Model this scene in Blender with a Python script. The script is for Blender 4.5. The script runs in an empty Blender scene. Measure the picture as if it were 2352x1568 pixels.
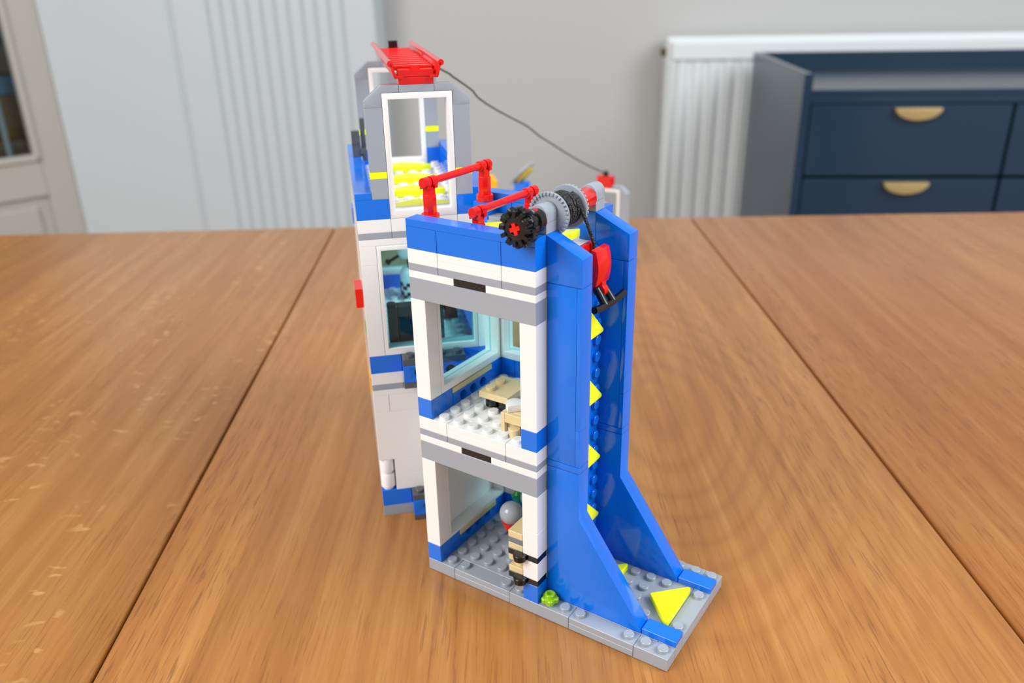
import bpy, bmesh, math, random
from mathutils import Matrix, Vector
random.seed(4)
sc = bpy.context.scene
COL = sc.collection

# ------------------------------------------------------------------ camera
# the toy tower's own frame: X along its long side, Y across, unit = one stud (8 mm)
STUD, PLATE = 0.008, 0.0032
TABLE_Z = 0.75
CAM_R = (1.91901107, 0.564649905, -0.395576956)
CAM_T = (-5.17199539, 14.1828525, 52.0304729)
FPX = 1907.967
_rv = Vector(CAM_R); ROT = Matrix.Rotation(_rv.length, 3, _rv.normalized())
CAMC = -(ROT.transposed() @ Vector(CAM_T))            # camera in the tower frame (studs)
row = [Vector(ROT[i]) for i in range(3)]
AZ = math.atan2(row[2].y, row[2].x)
TROT = math.pi / 2 - AZ                               # turns the tower frame into the world
RZ = Matrix.Rotation(TROT, 3, 'Z')
def t2w(u, v, z=0.0):
    p = RZ @ Vector(((u - CAMC.x) * STUD, (v - CAMC.y) * STUD, 0))
    return Vector((p.x, p.y, TABLE_Z + z))
cam = bpy.data.cameras.new('camera'); camo = bpy.data.objects.new('camera', cam); COL.objects.link(camo)
rx, ry, rz = RZ @ row[0], RZ @ (-row[1]), RZ @ (-row[2])
M = Matrix.Identity(4)
for i, c in enumerate((rx, ry, rz)):
    for j in range(3): M[j][i] = c[j]
M.translation = Vector((0, 0, TABLE_Z + CAMC.z * STUD))
camo.matrix_world = M
cam.sensor_width = 36.0; cam.lens = FPX * 36.0 / 2352.0
cam.clip_start = 0.02; cam.clip_end = 50
cam.dof.use_dof = True
cam.dof.aperture_fstop = 9.5
foc = t2w(8, 1, 0.10); cam.dof.focus_distance = (foc - M.translation).dot(-rz)
sc.camera = camo

# ------------------------------------------------------------------ light
sc.view_settings.view_transform = 'Standard'; sc.view_settings.look = 'None'
sc.view_settings.gamma = 1.0; sc.view_settings.use_curve_mapping = False
sc.view_settings.exposure = 0.42
w = bpy.data.worlds.new('world'); sc.world = w; w.use_nodes = True
bg = w.node_tree.nodes['Background']; bg.inputs[0].default_value = (0.93, 0.96, 1.0, 1); bg.inputs[1].default_value = 0.42
def area(name, loc, target, sx, sy, power, col=(1, 1, 1)):
    l = bpy.data.lights.new(name, 'AREA'); l.shape = 'RECTANGLE'; l.size = sx; l.size_y = sy; l.energy = power; l.color = col
    o = bpy.data.objects.new(name, l); COL.objects.link(o); o.location = loc
    d = Vector(target) - Vector(loc); o.rotation_euler = d.to_track_quat('-Z', 'Y').to_euler(); return o
area('daylight_left', (-1.9, -0.7, 2.35), (0, 0.5, 0.8), 1.5, 1.5, 52, (1.0, 0.985, 0.96))
area('daylight_right', (1.9, -0.2, 2.4), (0, 0.6, 0.8), 1.5, 1.5, 52, (0.92, 0.96, 1.0))

# ------------------------------------------------------------------ materials
def lin(c):
    return tuple(((x / 255) / 12.92 if x / 255 <= 0.04045 else ((x / 255 + 0.055) / 1.055) ** 2.4) for x in c) + (1.0,)
def mat(name, rgb, rough=0.2, metal=0.0, bump=0.0, bscale=300.0, coat=0.0, spec=0.5):
    m = bpy.data.materials.new(name); m.use_nodes = True; nt = m.node_tree
    b = nt.nodes['Principled BSDF']; b.inputs['Base Color'].default_value = lin(rgb)
    b.inputs['Roughness'].default_value = rough; b.inputs['Metallic'].default_value = metal
    b.inputs['Specular IOR Level'].default_value = spec
    if coat: b.inputs['Coat Weight'].default_value = coat
    if bump:
        tc = nt.nodes.new('ShaderNodeTexCoord'); n = nt.nodes.new('ShaderNodeTexNoise'); n.inputs['Scale'].default_value = bscale
        bp = nt.nodes.new('ShaderNodeBump'); bp.inputs['Strength'].default_value = bump; bp.inputs['Distance'].default_value = 0.001
        nt.links.new(tc.outputs['Object'], n.inputs['Vector']); nt.links.new(n.outputs['Fac'], bp.inputs['Height']); nt.links.new(bp.outputs['Normal'], b.inputs['Normal'])
    return m
def plastic(name, rgb, rough=0.13):
    return mat(name, rgb, rough, bump=0.03, bscale=160.0)
WHITE = plastic('white plastic', (240, 240, 238), 0.16)
BLUE = plastic('blue plastic', (10, 113, 226), 0.12)
GREY = plastic('light grey plastic', (156, 163, 172), 0.16)
DGREY = plastic('dark grey plastic', (84, 86, 90), 0.16)
BLACK = plastic('black plastic', (15, 15, 17), 0.24)
RED = plastic('red plastic', (222, 20, 12), 0.14)
DRED = plastic('dark red plastic', (112, 22, 30), 0.2)
YELLOW = plastic('vivid yellow plastic', (248, 255, 0), 0.3)
TAN = plastic('tan plastic', (222, 200, 150), 0.18)
LIME = plastic('lime plastic', (146, 196, 18), 0.18)
ORANGE = plastic('orange plastic', (250, 178, 20), 0.18)
TEAL = plastic('teal plastic', (24, 150, 150), 0.2)
GREEN = plastic('green plastic', (40, 165, 70), 0.2)
SMOKE = plastic('smoky grey plastic', (112, 116, 124), 0.1)
GOLDP = plastic('dark yellow plastic', (190, 165, 20), 0.25)
HOLE_SHADE = mat('painted hole shade', (6, 8, 14), 0.6)  # shade inside the pin holes, put into a near-black colour
NAVY = mat('navy painted wood', (27, 49, 70), 0.24, bump=0.02, bscale=90)
BRASS = mat('brushed brass', (206, 184, 128), 0.4, 0.55)
WALLM = mat('grey painted wall', (190, 189, 187), 0.85, bump=0.1, bscale=60)
PANELM = mat('white painted panel', (198, 204, 207), 0.5, bump=0.04, bscale=40)
DOORM = mat('door paint', (180, 177, 167), 0.45)
RADM = mat('radiator enamel', (226, 230, 230), 0.3)
VALVE = mat('valve metal', (96, 80, 60), 0.4, 0.6)
FLOORM = mat('floor boards', (150, 120, 90), 0.5, bump=0.1, bscale=20)
DARKM = mat('dark hall wall', (150, 136, 110), 0.8, bump=0.1, bscale=20)
CEILM = mat('white ceiling', (240, 240, 238), 0.9, bump=0.05, bscale=20)

def glassmat(name, rgb, tint=0.9):
    m = bpy.data.materials.new(name); m.use_nodes = True; nt = m.node_tree; nt.nodes.clear()
    out = nt.nodes.new('ShaderNodeOutputMaterial'); mix = nt.nodes.new('ShaderNodeMixShader')
    tr = nt.nodes.new('ShaderNodeBsdfTransparent'); tr.inputs[0].default_value = lin(rgb)
    gl = nt.nodes.new('ShaderNodeBsdfGlossy'); gl.inputs['Roughness'].default_value = 0.03
    fr = nt.nodes.new('ShaderNodeFresnel'); fr.inputs['IOR'].default_value = 1.45
    ge = nt.nodes.new('ShaderNodeNewGeometry'); inv = nt.nodes.new('ShaderNodeMath'); inv.operation = 'SUBTRACT'; inv.inputs[0].default_value = 1.0
    mu = nt.nodes.new('ShaderNodeMath'); mu.operation = 'MULTIPLY'
    nt.links.new(ge.outputs['Backfacing'], inv.inputs[1]); nt.links.new(inv.outputs[0], mu.inputs[0]); nt.links.new(fr.outputs[0], mu.inputs[1])
    nt.links.new(mu.outputs[0], mix.inputs[0]); nt.links.new(tr.outputs[0], mix.inputs[1]); nt.links.new(gl.outputs[0], mix.inputs[2])
    nt.links.new(mix.outputs[0], out.inputs[0]); return m
AQUA = glassmat('pale blue clear plastic', (212, 242, 245))
PANE = glassmat('clear window glass', (225, 230, 232))

def ropemat():
    m = mat('black braided cord', (20, 20, 22), 0.55); nt = m.node_tree; b = nt.nodes['Principled BSDF']
    tc = nt.nodes.new('ShaderNodeTexCoord'); n = nt.nodes.new('ShaderNodeTexVoronoi'); n.inputs['Scale'].default_value = 1400
    bp = nt.nodes.new('ShaderNodeBump'); bp.inputs['Strength'].default_value = 0.9; bp.inputs['Distance'].default_value = 0.0006
    r = nt.nodes.new('ShaderNodeValToRGB'); r.color_ramp.elements[0].color = (0.05, 0.05, 0.055, 1); r.color_ramp.elements[1].color = (0.004, 0.004, 0.004, 1)
    nt.links.new(tc.outputs['Object'], n.inputs['Vector']); nt.links.new(n.outputs['Distance'], bp.inputs['Height'])
    nt.links.new(n.outputs['Distance'], r.inputs[0]); nt.links.new(r.outputs[0], b.inputs['Base Color'])
    nt.links.new(bp.outputs['Normal'], b.inputs['Normal']); return m
CORD = ropemat()

def woodmat(name, seed, base, flecks=0.0, rings=0.0, pores=0.5, ring_at=(0, 0), slant=0.0):
    """oiled oak: glued boards along Y, long grain, dark pores, pale ray flecks, a cathedral figure"""
    m = bpy.data.materials.new(name); m.use_nodes = True; nt = m.node_tree; N = nt.nodes; L = nt.links
    b = N['Principled BSDF']
    def node(t, **k):
        n = N.new(t)
        for a, v in k.items(): setattr(n, a, v)
        return n
    def mth(op, a, bb=None, c=None):
        n = node('ShaderNodeMath', operation=op)
        for i, x in enumerate((a, bb, c)):
            if x is None: continue
            if isinstance(x, (int, float)): n.inputs[i].default_value = x
            else: L.new(x, n.inputs[i])
        return n.outputs[0]
    tc = node('ShaderNodeTexCoord'); sp = node('ShaderNodeSeparateXYZ'); L.new(tc.outputs['Object'], sp.inputs[0])
    X, Y, Z = sp.outputs
    if slant:
        X = mth('ADD', X, mth('MULTIPLY', Y, slant))
    def comb(x, y, z=None):
        c = node('ShaderNodeCombineXYZ')
        for i, v in enumerate((x, y, z)):
            if v is None: continue
            if isinstance(v, (int, float)): c.inputs[i].default_value = v
            else: L.new(v, c.inputs[i])
        return c.outputs[0]
    def noise(vec, scale=1.0, detail=4.0, rough=0.55, dist=0.0):
        n = node('ShaderNodeTexNoise'); n.inputs['Scale'].default_value = scale; n.inputs['Detail'].default_value = detail
        n.inputs['Roughness'].default_value = rough; n.inputs['Distortion'].default_value = dist; L.new(vec, n.inputs['Vector']); return n.outputs['Fac']
    def ramp(f, stops):
        r = node('ShaderNodeValToRGB'); el = r.color_ramp.elements
        while len(el) < len(stops): el.new(0.5)
        for e, (p, c) in zip(el, stops): e.position = p; e.color = c
        L.new(f, r.inputs[0]); return r.outputs[0]
    def mixc(f, a, c, mode='MIX'):
        n = node('ShaderNodeMix', data_type='RGBA', blend_type=mode)
        if isinstance(f, (int, float)): n.inputs[0].default_value = f
        else: L.new(f, n.inputs[0])
        for i, x in ((6, a), (7, c)):
            if isinstance(x, tuple): n.inputs[i].default_value = x
            else: L.new(x, n.inputs[i])
        return n.outputs[2]
    # board id, boards about 9 cm wide
    bid = mth('FLOOR', mth('MULTIPLY', mth('ADD', X, seed * 0.37), 10.5))
    wn = node('ShaderNodeTexWhiteNoise', noise_dimensions='1D'); L.new(mth('ADD', bid, seed * 7.1), wn.inputs['W'])
    br = wn.outputs['Value']
    off = mth('MULTIPLY', br, 9.0)
    # grain
    g1 = noise(comb(mth('MULTIPLY', X, 70.0), mth('ADD', mth('MULTIPLY', Y, 3.2), off), br), 1.0, 6, 0.6, 0.6)
    g2 = noise(comb(mth('MULTIPLY', X, 260.0), mth('ADD', mth('MULTIPLY', Y, 9.0), off), br), 1.0, 4, 0.6)
    big = noise(comb(mth('MULTIPLY', X, 7.0), mth('ADD', mth('MULTIPLY', Y, 1.6), off)), 1.0, 3, 0.5)
    f = mth('ADD', mth('MULTIPLY', g1, 0.45), mth('ADD', mth('MULTIPLY', g2, 0.33), mth('MULTIPLY', big, 0.22)))
    d, mid, lt = base
    col = ramp(f, [(0.30, lin(d)), (0.5, lin(mid)), (0.70, lin(lt))])
    # board to board tone
    tone = ramp(br, [(0.0, (0.86, 0.80, 0.74, 1)), (0.5, (1, 1, 1, 1)), (1.0, (1.12, 1.08, 1.02, 1))])
    col = mixc(1.0, col, tone, 'MULTIPLY')
    if rings:
        dx = mth('SUBTRACT', X, ring_at[0]); dy = mth('MULTIPLY', mth('SUBTRACT', Y, ring_at[1]), 0.42)
        wob = noise(comb(mth('MULTIPLY', X, 5.0), mth('MULTIPLY', Y, 2.2)), 1.0, 1)
        rr = mth('ADD', mth('SQRT', mth('ADD', mth('MULTIPLY', dx, dx), mth('MULTIPLY', dy, dy))), mth('MULTIPLY', wob, 0.16))
        s = mth('SINE', mth('ADD', mth('MULTIPLY', rr, 430.0), mth('MULTIPLY', noise(comb(mth('MULTIPLY', rr, 22.0), 0.5), 1.0, 2), 9.0)))
        fade = ramp(rr, [(0.0, (1, 1, 1, 1)), (0.15, (0.9, 0.9, 0.9, 1)), (0.24, (0.1, 0.1, 0.1, 1))])
        s01 = mth('MULTIPLY', mth('POWER', mth('MULTIPLY_ADD', s, 0.5, 0.5), 2.5), fade)
        col = mixc(mth('MULTIPLY', s01, rings), col, lin((128, 74, 34)))
    # pores: short dark dashes
    p = noise(comb(mth('MULTIPLY', X, 1000.0), mth('ADD', mth('MULTIPLY', Y, 46.0), off), br), 1.0, 2, 0.5)
    clus = noise(comb(mth('MULTIPLY', X, 14.0), mth('ADD', mth('MULTIPLY', Y, 2.5), off)), 1.0, 2)
    pm = mth('MULTIPLY', ramp(p, [(0.56, (0, 0, 0, 1)), (0.66, (1, 1, 1, 1))]), ramp(clus, [(0.34, (0, 0, 0, 1)), (0.60, (1, 1, 1, 1))]))
    col = mixc(mth('MULTIPLY', pm, pores), col, lin((92, 50, 24)))
    if flecks:
        q = noise(comb(mth('MULTIPLY', mth('ADD', X, mth('MULTIPLY', Y, 0.5)), 85.0), mth('MULTIPLY', mth('SUBTRACT', Y, mth('MULTIPLY', X, 0.2)), 150.0)), 1.0, 2, 0.4, 0.4)
        cl = noise(comb(mth('MULTIPLY', X, 16.0), mth('MULTIPLY', Y, 5.0)), 1.0, 2)
        qm = mth('MULTIPLY', ramp(q, [(0.62, (0, 0, 0, 1)), (0.68, (1, 1, 1, 1))]), ramp(cl, [(0.50, (0, 0, 0, 1)), (0.60, (1, 1, 1, 1))]))
        col = mixc(mth('MULTIPLY', qm, flecks), col, lin((226, 178, 112)))
    L.new(col, b.inputs['Base Color'])
    b.inputs['Roughness'].default_value = 0.32
    L.new(ramp(g1, [(0.3, (0.36, 0.36, 0.36, 1)), (0.7, (0.27, 0.27, 0.27, 1))]), b.inputs['Roughness'])
    bp = node('ShaderNodeBump'); bp.inputs['Strength'].default_value = 0.12; bp.inputs['Distance'].default_value = 0.0006
    L.new(mth('SUBTRACT', f, mth('MULTIPLY', pm, 0.4)), bp.inputs['Height']); L.new(bp.outputs[0], b.inputs['Normal'])
    return m
WOODL = woodmat('oak left leaf', 1.3, ((141, 87, 35), (163, 107, 48), (181, 130, 69)), flecks=0.42, pores=0.45)
WOODC = woodmat('oak middle leaf', 2.7, ((141, 85, 38), (166, 110, 53), (189, 137, 77)), rings=0.24, pores=0.5, ring_at=(0.10, 0.16))
WOODR = woodmat('oak right leaf', 5.2, ((143, 84, 37), (166, 107, 51), (183, 130, 72)), pores=0.6)
WOODLEG = woodmat('oak legs', 6.1, ((133, 77, 30), (155, 97, 45), (176, 123, 65)), pores=0.3)

# ------------------------------------------------------------------ mesh helpers
def link(o, parent=None):
    COL.objects.link(o)
    if parent is not None: o.parent = parent
    return o
def finish(bm, name, material, parent=None, smooth=35):
    me = bpy.data.meshes.new(name)
    bmesh.ops.recalc_face_normals(bm, faces=bm.faces)
    bm.to_mesh(me); bm.free()
    me.materials.append(material)
    if smooth:
        for p in me.polygons: p.use_smooth = True
        me.set_sharp_from_angle(angle=math.radians(smooth))
    return link(bpy.data.objects.new(name, me), parent)
def empty(name, label, cat, loc=(0, 0, 0), rot=0.0, group=None):
    o = bpy.data.objects.new(name, None); COL.objects.link(o); o.location = loc; o.rotation_euler = (0, 0, rot)
    o.empty_display_size = 0.02
    o['label'] = label; o['category'] = cat
    if group: o['group'] = group
    return o
def tag(o, label, cat, group=None):
    o['label'] = label; o['category'] = cat
    if group: o['group'] = group
    return o
def struct(o):
    o['kind'] = 'structure'; return o
def boxm(bm, x0, x1, y0, y1, z0, z1, bev=0.00012, mtx=None, seg=1):
    r = bmesh.ops.create_cube(bm, size=1.0); vs = r['verts']
    m = Matrix.Translation(((x0 + x1) / 2, (y0 + y1) / 2, (z0 + z1) / 2)) @ Matrix.Diagonal((abs(x1 - x0), abs(y1 - y0), abs(z1 - z0), 1))
    bmesh.ops.transform(bm, matrix=m, verts=vs)
    if bev:
        es = list({e for v in vs for e in v.link_edges})
        res = bmesh.ops.bevel(bm, geom=es, offset=bev, segments=seg, affect='EDGES', profile=0.5)
        vs = list({v for f in res['faces'] for v in f.verts} | {v for v in vs if v.is_valid})
    if mtx is not None: bmesh.ops.transform(bm, matrix=mtx, verts=vs)
G = 0.012     # half of the hairline gap between bricks (studs)
def B(bm, u0, u1, v0, v1, w0, w1, bev=0.00012):
    """a brick in studs (u, v) and plates (w)"""
    boxm(bm, (u0 + G) * STUD, (u1 - G) * STUD, (v0 + G) * STUD, (v1 - G) * STUD, w0 * PLATE + G * 0.25 * STUD, w1 * PLATE - G * 0.25 * STUD, bev)
def cyl(bm, p0, p1, r0, r1=None, n=24, caps=True):
    """a (tapered) cylinder between two points, in metres"""
    p0, p1 = Vector(p0), Vector(p1); r1 = r0 if r1 is None else r1
    d = p1 - p0; q = d.to_track_quat('Z', 'Y').to_matrix()
    rings = []
    for p, r in ((p0, r0), (p1, r1)):
        rings.append([bm.verts.new(p + q @ Vector((math.cos(2 * math.pi * k / n) * r, math.sin(2 * math.pi * k / n) * r, 0))) for k in range(n)])
    for k in range(n):
        bm.faces.new((rings[0][k], rings[0][(k + 1) % n], rings[1][(k + 1) % n], rings[1][k]))
    if caps:
        bm.faces.new(rings[0][::-1]); bm.faces.new(rings[1])
def lathe(bm, axis_p, axis_d, prof, n=24):
    """prof: list of (distance along axis, radius), metres; closed at both ends"""
    p0 = Vector(axis_p); d = Vector(axis_d).normalized(); q = d.to_track_quat('Z', 'Y').to_matrix()
    prev = None
    for a, r in prof:
        if r < 1e-7:
            ring = [bm.verts.new(p0 + d * a)]
        else:
            ring = [bm.verts.new(p0 + d * a + q @ Vector((math.cos(2 * math.pi * k / n) * r, math.sin(2 * math.pi * k / n) * r, 0))) for k in range(n)]
        if prev is None:
            if len(ring) > 1: bm.faces.new(ring[::-1])
        else:
            for k in range(n):
                k2 = (k + 1) % n
                if len(prev) == 1 and len(ring) > 1: bm.faces.new((prev[0], ring[k2], ring[k]))
                elif len(ring) == 1 and len(prev) > 1: bm.faces.new((prev[k], prev[k2], ring[0]))
                elif len(ring) > 1: bm.faces.new((prev[k], prev[k2], ring[k2], ring[k]))
        prev = ring
    if len(prev) > 1: bm.faces.new(prev)
def S(u, v, w): return Vector((u * STUD, v * STUD, w * PLATE))
def stud(bm, u, v, w, n=20):
    b = S(u, v, w)
    lathe(bm, b, (0, 0, 1), [(0, 0.3 * STUD), (0.19 * STUD, 0.3 * STUD), (0.213 * STUD, 0.275 * STUD)], n)
def stud_dir(bm, p, d, n=20):
    lathe(bm, p, d, [(0, 0.3 * STUD), (0.19 * STUD, 0.3 * STUD), (0.213 * STUD, 0.275 * STUD)], n)
def tube(bm, pts, r, n=10):
    pts = [Vector(p) for p in pts]; prev = None; up = None
    for i, p in enumerate(pts):
        t = (pts[min(i + 1, len(pts) - 1)] - pts[max(i - 1, 0)]).normalized()
        if up is None:
            up = t.orthogonal().normalized()
        up = (up - t * up.dot(t)).normalized(); s = t.cross(up)
        rr = r[i] if isinstance(r, (list, tuple)) else r
        ring = [bm.verts.new(p + (up * math.cos(2 * math.pi * k / n) + s * math.sin(2 * math.pi * k / n)) * rr) for k in range(n)]
        if prev:
            for k in range(n): bm.faces.new((prev[k], prev[(k + 1) % n], ring[(k + 1) % n], ring[k]))
        else: bm.faces.new(ring[::-1])
        prev = ring
    bm.faces.new(prev)
def shape(bm, outline, depth, mtx, holes=(), bevel=0.0, bres=1):
    """a flat outline (metres, XY) with holes, extruded to depth (centred on z = 0), placed by mtx"""
    cu = bpy.data.curves.new('s', 'CURVE'); cu.dimensions = '2D'; cu.fill_mode = 'BOTH'
    cu.extrude = max(depth / 2 - bevel, 1e-6); cu.bevel_depth = bevel; cu.bevel_resolution = bres; cu.offset = -bevel
    for pl in [outline] + list(holes):
        s = cu.splines.new('POLY'); s.points.add(len(pl) - 1); s.use_cyclic_u = True
        for pt, (x, y) in zip(s.points, pl): pt.co = (x, y, 0, 1)
    o = bpy.data.objects.new('s', cu); COL.objects.link(o)
    dg = bpy.context.evaluated_depsgraph_get(); dg.update()
    me = bpy.data.meshes.new_from_object(o.evaluated_get(dg))
    tmp = bmesh.new(); tmp.from_mesh(me)
    bmesh.ops.remove_doubles(tmp, verts=tmp.verts, dist=1e-6)
    bmesh.ops.transform(tmp, matrix=mtx, verts=tmp.verts)
    bmesh.ops.recalc_face_normals(tmp, faces=tmp.faces)
    tmp.to_mesh(me); tmp.free(); bm.from_mesh(me)
    bpy.data.objects.remove(o); bpy.data.curves.remove(cu); bpy.data.meshes.remove(me)
def plane_mtx(ex, ey, ez, origin):
    m = Matrix.Identity(4)
    for i, c in enumerate((ex, ey, ez)):
        for j in range(3): m[j][i] = c[j]
    m.translation = Vector(origin); return m
UW = lambda v: plane_mtx((1, 0, 0), (0, 0, 1), (0, -1, 0), (0, v * STUD, 0))        # draw in u,w ; depth along v
VW = lambda u: plane_mtx((0, 1, 0), (0, 0, 1), (1, 0, 0), (u * STUD, 0, 0))         # draw in v,w ; depth along u
def pts(l): return [(a * STUD, b * PLATE) for a, b in l]
def rect(a0, a1, b0, b1): return [(a0, b0), (a1, b0), (a1, b1), (a0, b1)]
def circ(a, b, r, n=24): return [(a * STUD + math.cos(2 * math.pi * k / n) * r * STUD, b * PLATE + math.sin(2 * math.pi * k / n) * r * STUD) for k in range(n)]
def part(name, material, parent, build, smooth=35, label=None):
    bm = bmesh.new(); build(bm); o = finish(bm, name, material, parent, smooth)
    if label: o['label'] = label
    return o
def bricks(name, material, parent, *boxes, label=None):
    def f(bm):
        for b in boxes: B(bm, *b)
    return part(name, material, parent, f, label=label)

# window frame: border rails + recessed pane. axis 'u' = lies along u (faces v), 'v' = lies along v (faces u)
def window(parent, axis, a0, a1, w0, w1, d0, d1, pane_at, name='window_frame', glass=True, bl=0.26, bb=1.1, bt=0.8):
    outer = pts(rect(a0 + G, a1 - G, w0 + 0.04, w1 - 0.04)); hole = pts(rect(a0 + bl, a1 - bl, w0 + bb, w1 - bt))
    mid = (d0 + d1) / 2; m = UW(mid) if axis == 'u' else VW(mid)
    fr = part(name, WHITE, parent, lambda bm: shape(bm, outer, (d1 - d0) * STUD, m, [hole], 0.00012))
    if glass:
        def g(bm):
            ins = 0.01
            if axis == 'u': boxm(bm, (a0 + bl + ins) * STUD, (a1 - bl - ins) * STUD, (pane_at - 0.06) * STUD, (pane_at + 0.06) * STUD, (w0 + bb + .02) * PLATE, (w1 - bt - .02) * PLATE, 0)
            else: boxm(bm, (pane_at - 0.06) * STUD, (pane_at + 0.06) * STUD, (a0 + bl + ins) * STUD, (a1 - bl - ins) * STUD, (w0 + bb + .02) * PLATE, (w1 - bt - .02) * PLATE, 0)
        p = part('pane', AQUA, fr, g, smooth=0); p['label'] = 'pale blue see-through pane'
    return fr

def arrow(bm, c, mtx):
    """a flat triangle tile, base 3.75 studs, height 1.85 studs, apex towards +y of mtx"""
    h, b = 1.85 * STUD, 1.86 * STUD
    out = []
    for (x, y), (a0, a1) in (((-b, 0), (120, 270)), ((b, 0), (270, 420)), ((0, h), (60, 120))):
        r = 0.12 * STUD
        cx, cy = x, y
        if y == 0: cx -= math.copysign(0.30 * STUD, x); cy += r
        else: cy -= 0.16 * STUD
        for k in range(4):
            a = math.radians(a0 + (a1 - a0) * k / 3); out.append((cx + math.cos(a) * r, cy + math.sin(a) * r))
    shape(bm, out, 0.4 * STUD, mtx, (), 0.045 * STUD, 2)

# ================================================================== SETTING (large structure)
RA = math.radians(-5.0)                        # the room is turned a little to the view
RM = Matrix.Rotation(RA, 4, 'Z')
def room_obj(name, material, build, smooth=0):
    bm = bmesh.new(); build(bm); bmesh.ops.transform(bm, matrix=RM, verts=bm.verts)
    return finish(bm, name, material, None, smooth)
XL, XR, YB, YF = -2.6, 2.7, 2.56, -1.6
struct(room_obj('floor', FLOORM, lambda bm: boxm(bm, XL - .6, XR + .3, YF, YB + .6, -0.05, 0.0, 0)))
struct(room_obj('wall_back', WALLM, lambda bm: boxm(bm, -1.2, XR, YB, YB + 0.1, 0, 2.5, 0)))

def panelled(bm):
    # white fitted panel wall: flat leaf, a joint, then eleven fluted boards
    y0, y1 = 2.43, YB - 0.001
    edges_px = [72, 375, 384, 469, 500, 531, 562, 594, 625, 656, 689, 720, 751, 782, 857]
    xs = []
    for e in edges_px:
        xs.append(-1.255 + (e - 72) * (1.255 - 0.353) / (857 - 72))
    c, s = math.cos(-RA), math.sin(-RA)
    xr = [(x * c - 2.40 * s) * y0 / (x * s + 2.40 * c) for x in xs]
    def strip(a, b, depth=0.0): boxm(bm, a, b, y0 + depth, y1, 0, 2.5, 0.004)
    strip(xr[0], xr[1]); strip(xr[1] - .002, xr[2] + .002, 0.005)
    strip(xr[2], xr[3] - 0.003)
    for k in range(3, 13): strip(xr[k] + 0.003, xr[k + 1] - 0.003)
    strip(xr[13] + 0.003, xr[14])
    boxm(bm, xr[2], xr[14] - 0.01, y0 + 0.007, y1, 0, 2.5, 0)
struct(room_obj('wall_left', PANELM, panelled))

# ------------------------------------------------------------------ glazed door in the angled left corner
P0 = Vector((-1.3445, 2.557, 0)); DA = math.radians(45)
DM = Matrix.Translation(P0) @ Matrix.Rotation(DA, 4, 'Z')      # local x runs to the door's right edge, y away
def door_part(name, material, build, parent=None, smooth=0):
    bm = bmesh.new(); build(bm); bmesh.ops.transform(bm, matrix=DM, verts=bm.verts); return finish(bm, name, material, parent, smooth)
def door_leaf(bm):
    xl, xr = -0.80, 0.05
    boxm(bm, -0.074, xr, 0.0, 0.04, 0.0, 2.05, 0.003)          # right stile
    boxm(bm, xl, xl + 0.1, 0.0, 0.04, 0.0, 2.05, 0.003)        # left stile
    boxm(bm, xl + .1, -0.074, 0.0, 0.04, 0.449, 0.560, 0.003)  # middle rail
    boxm(bm, xl + .1, -0.074, 0.0, 0.04, 1.93, 2.05, 0.003)
    boxm(bm, xl + .1, -0.074, 0.0, 0.04, 0.0, 0.2, 0.003)
    boxm(bm, xl + .1, -0.074, 0.014, 0.03, 0.2, 0.449, 0.0)    # recessed lower panel
    boxm(bm, xl + .13, -0.108, 0.004, 0.02, 0.23, 0.42, 0.006)
d1 = struct(door_part('door_1', DOORM, door_leaf))
def mould(bm):
    a, b = -0.70, -0.074
    for (x0, x1, z0, z1) in ((b - 0.016, b + .002, 0.553, 1.935), (a - .002, a + 0.016, 0.553, 1.935), (a, b, 0.553, 0.574), (a, b, 1.92, 1.94)):
        boxm(bm, x0, x1, -0.008, 0.03, z0, z1, 0.005)
door_part('glazing_bead', DOORM, mould, d1)
door_part('pane', PANE, lambda bm: boxm(bm, -0.69, -0.088, 0.017, 0.021, 0.57, 1.925, 0), d1)
def hall(bm):
    boxm(bm, -1.2, 0.35, 1.0, 1.05, 0, 2.4, 0); boxm(bm, 0.35, 0.4, 0.06, 1.05, 0, 2.4, 0)
    boxm(bm, -1.25, -1.2, 0.06, 1.05, 0, 2.4, 0)
struct(door_part('wall_hall', DARKM, hall))
# things dimly seen through the door: a shelf unit with a blue box on it and a pale pole before it
sh = empty('shelf_unit', 'dark shelf unit seen dimly through the glass of the door', 'shelf', P0 + Matrix.Rotation(DA, 3, 'Z') @ Vector((-0.10, 0.06, 0)), DA)
def rel(o, build, name, material, smooth=0):
    bm = bmesh.new(); build(bm); return finish(bm, name, material, o, smooth)
SHW = mat('dark shelf wood', (120, 106, 80), 0.6); BOXB = mat('blue card box', (96, 136, 165), 0.6); BOXT = mat('brown card box', (120, 94, 44), 0.7)
GREYC = mat('grey cloth', (120, 122, 122), 0.8); PALE = mat('pale pole paint', (168, 182, 184), 0.5)
rel(sh, lambda bm: (boxm(bm, -.3, -.27, 0, .3, 0, 2.0, .002), boxm(bm, .27, .3, 0, .3, 0, 2.0, .002)), 'side_panel', SHW)
for z in (0.10, 0.33, 0.59, 0.86, 1.13, 1.45):
    rel(sh, lambda bm: boxm(bm, -.27, .27, 0, .3, z, z + .022, .001), 'shelf', SHW)
def onshelf(name, label, cat, x, z, sx, sy, sz, m):
    bm = bmesh.new(); boxm(bm, -sx / 2, sx / 2, 0, sy, 0, sz, 0.003); o = finish(bm, name, m, None, 0)
    o.location = sh.location + Matrix.Rotation(DA, 3, 'Z') @ Vector((x, 0.02, z + 0.0015)); o.rotation_euler = (0, 0, DA); tag(o, label, cat)
onshelf('storage_box', 'brown box on the shelf behind the door glass, under the blue box', 'box', 0.0, 0.612, .40, .2, .125, BOXT)
onshelf('storage_box', 'dull blue box on top of the brown box behind the door glass', 'box', 0.0, 0.7395, .36, .2, .05, BOXB)
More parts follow.
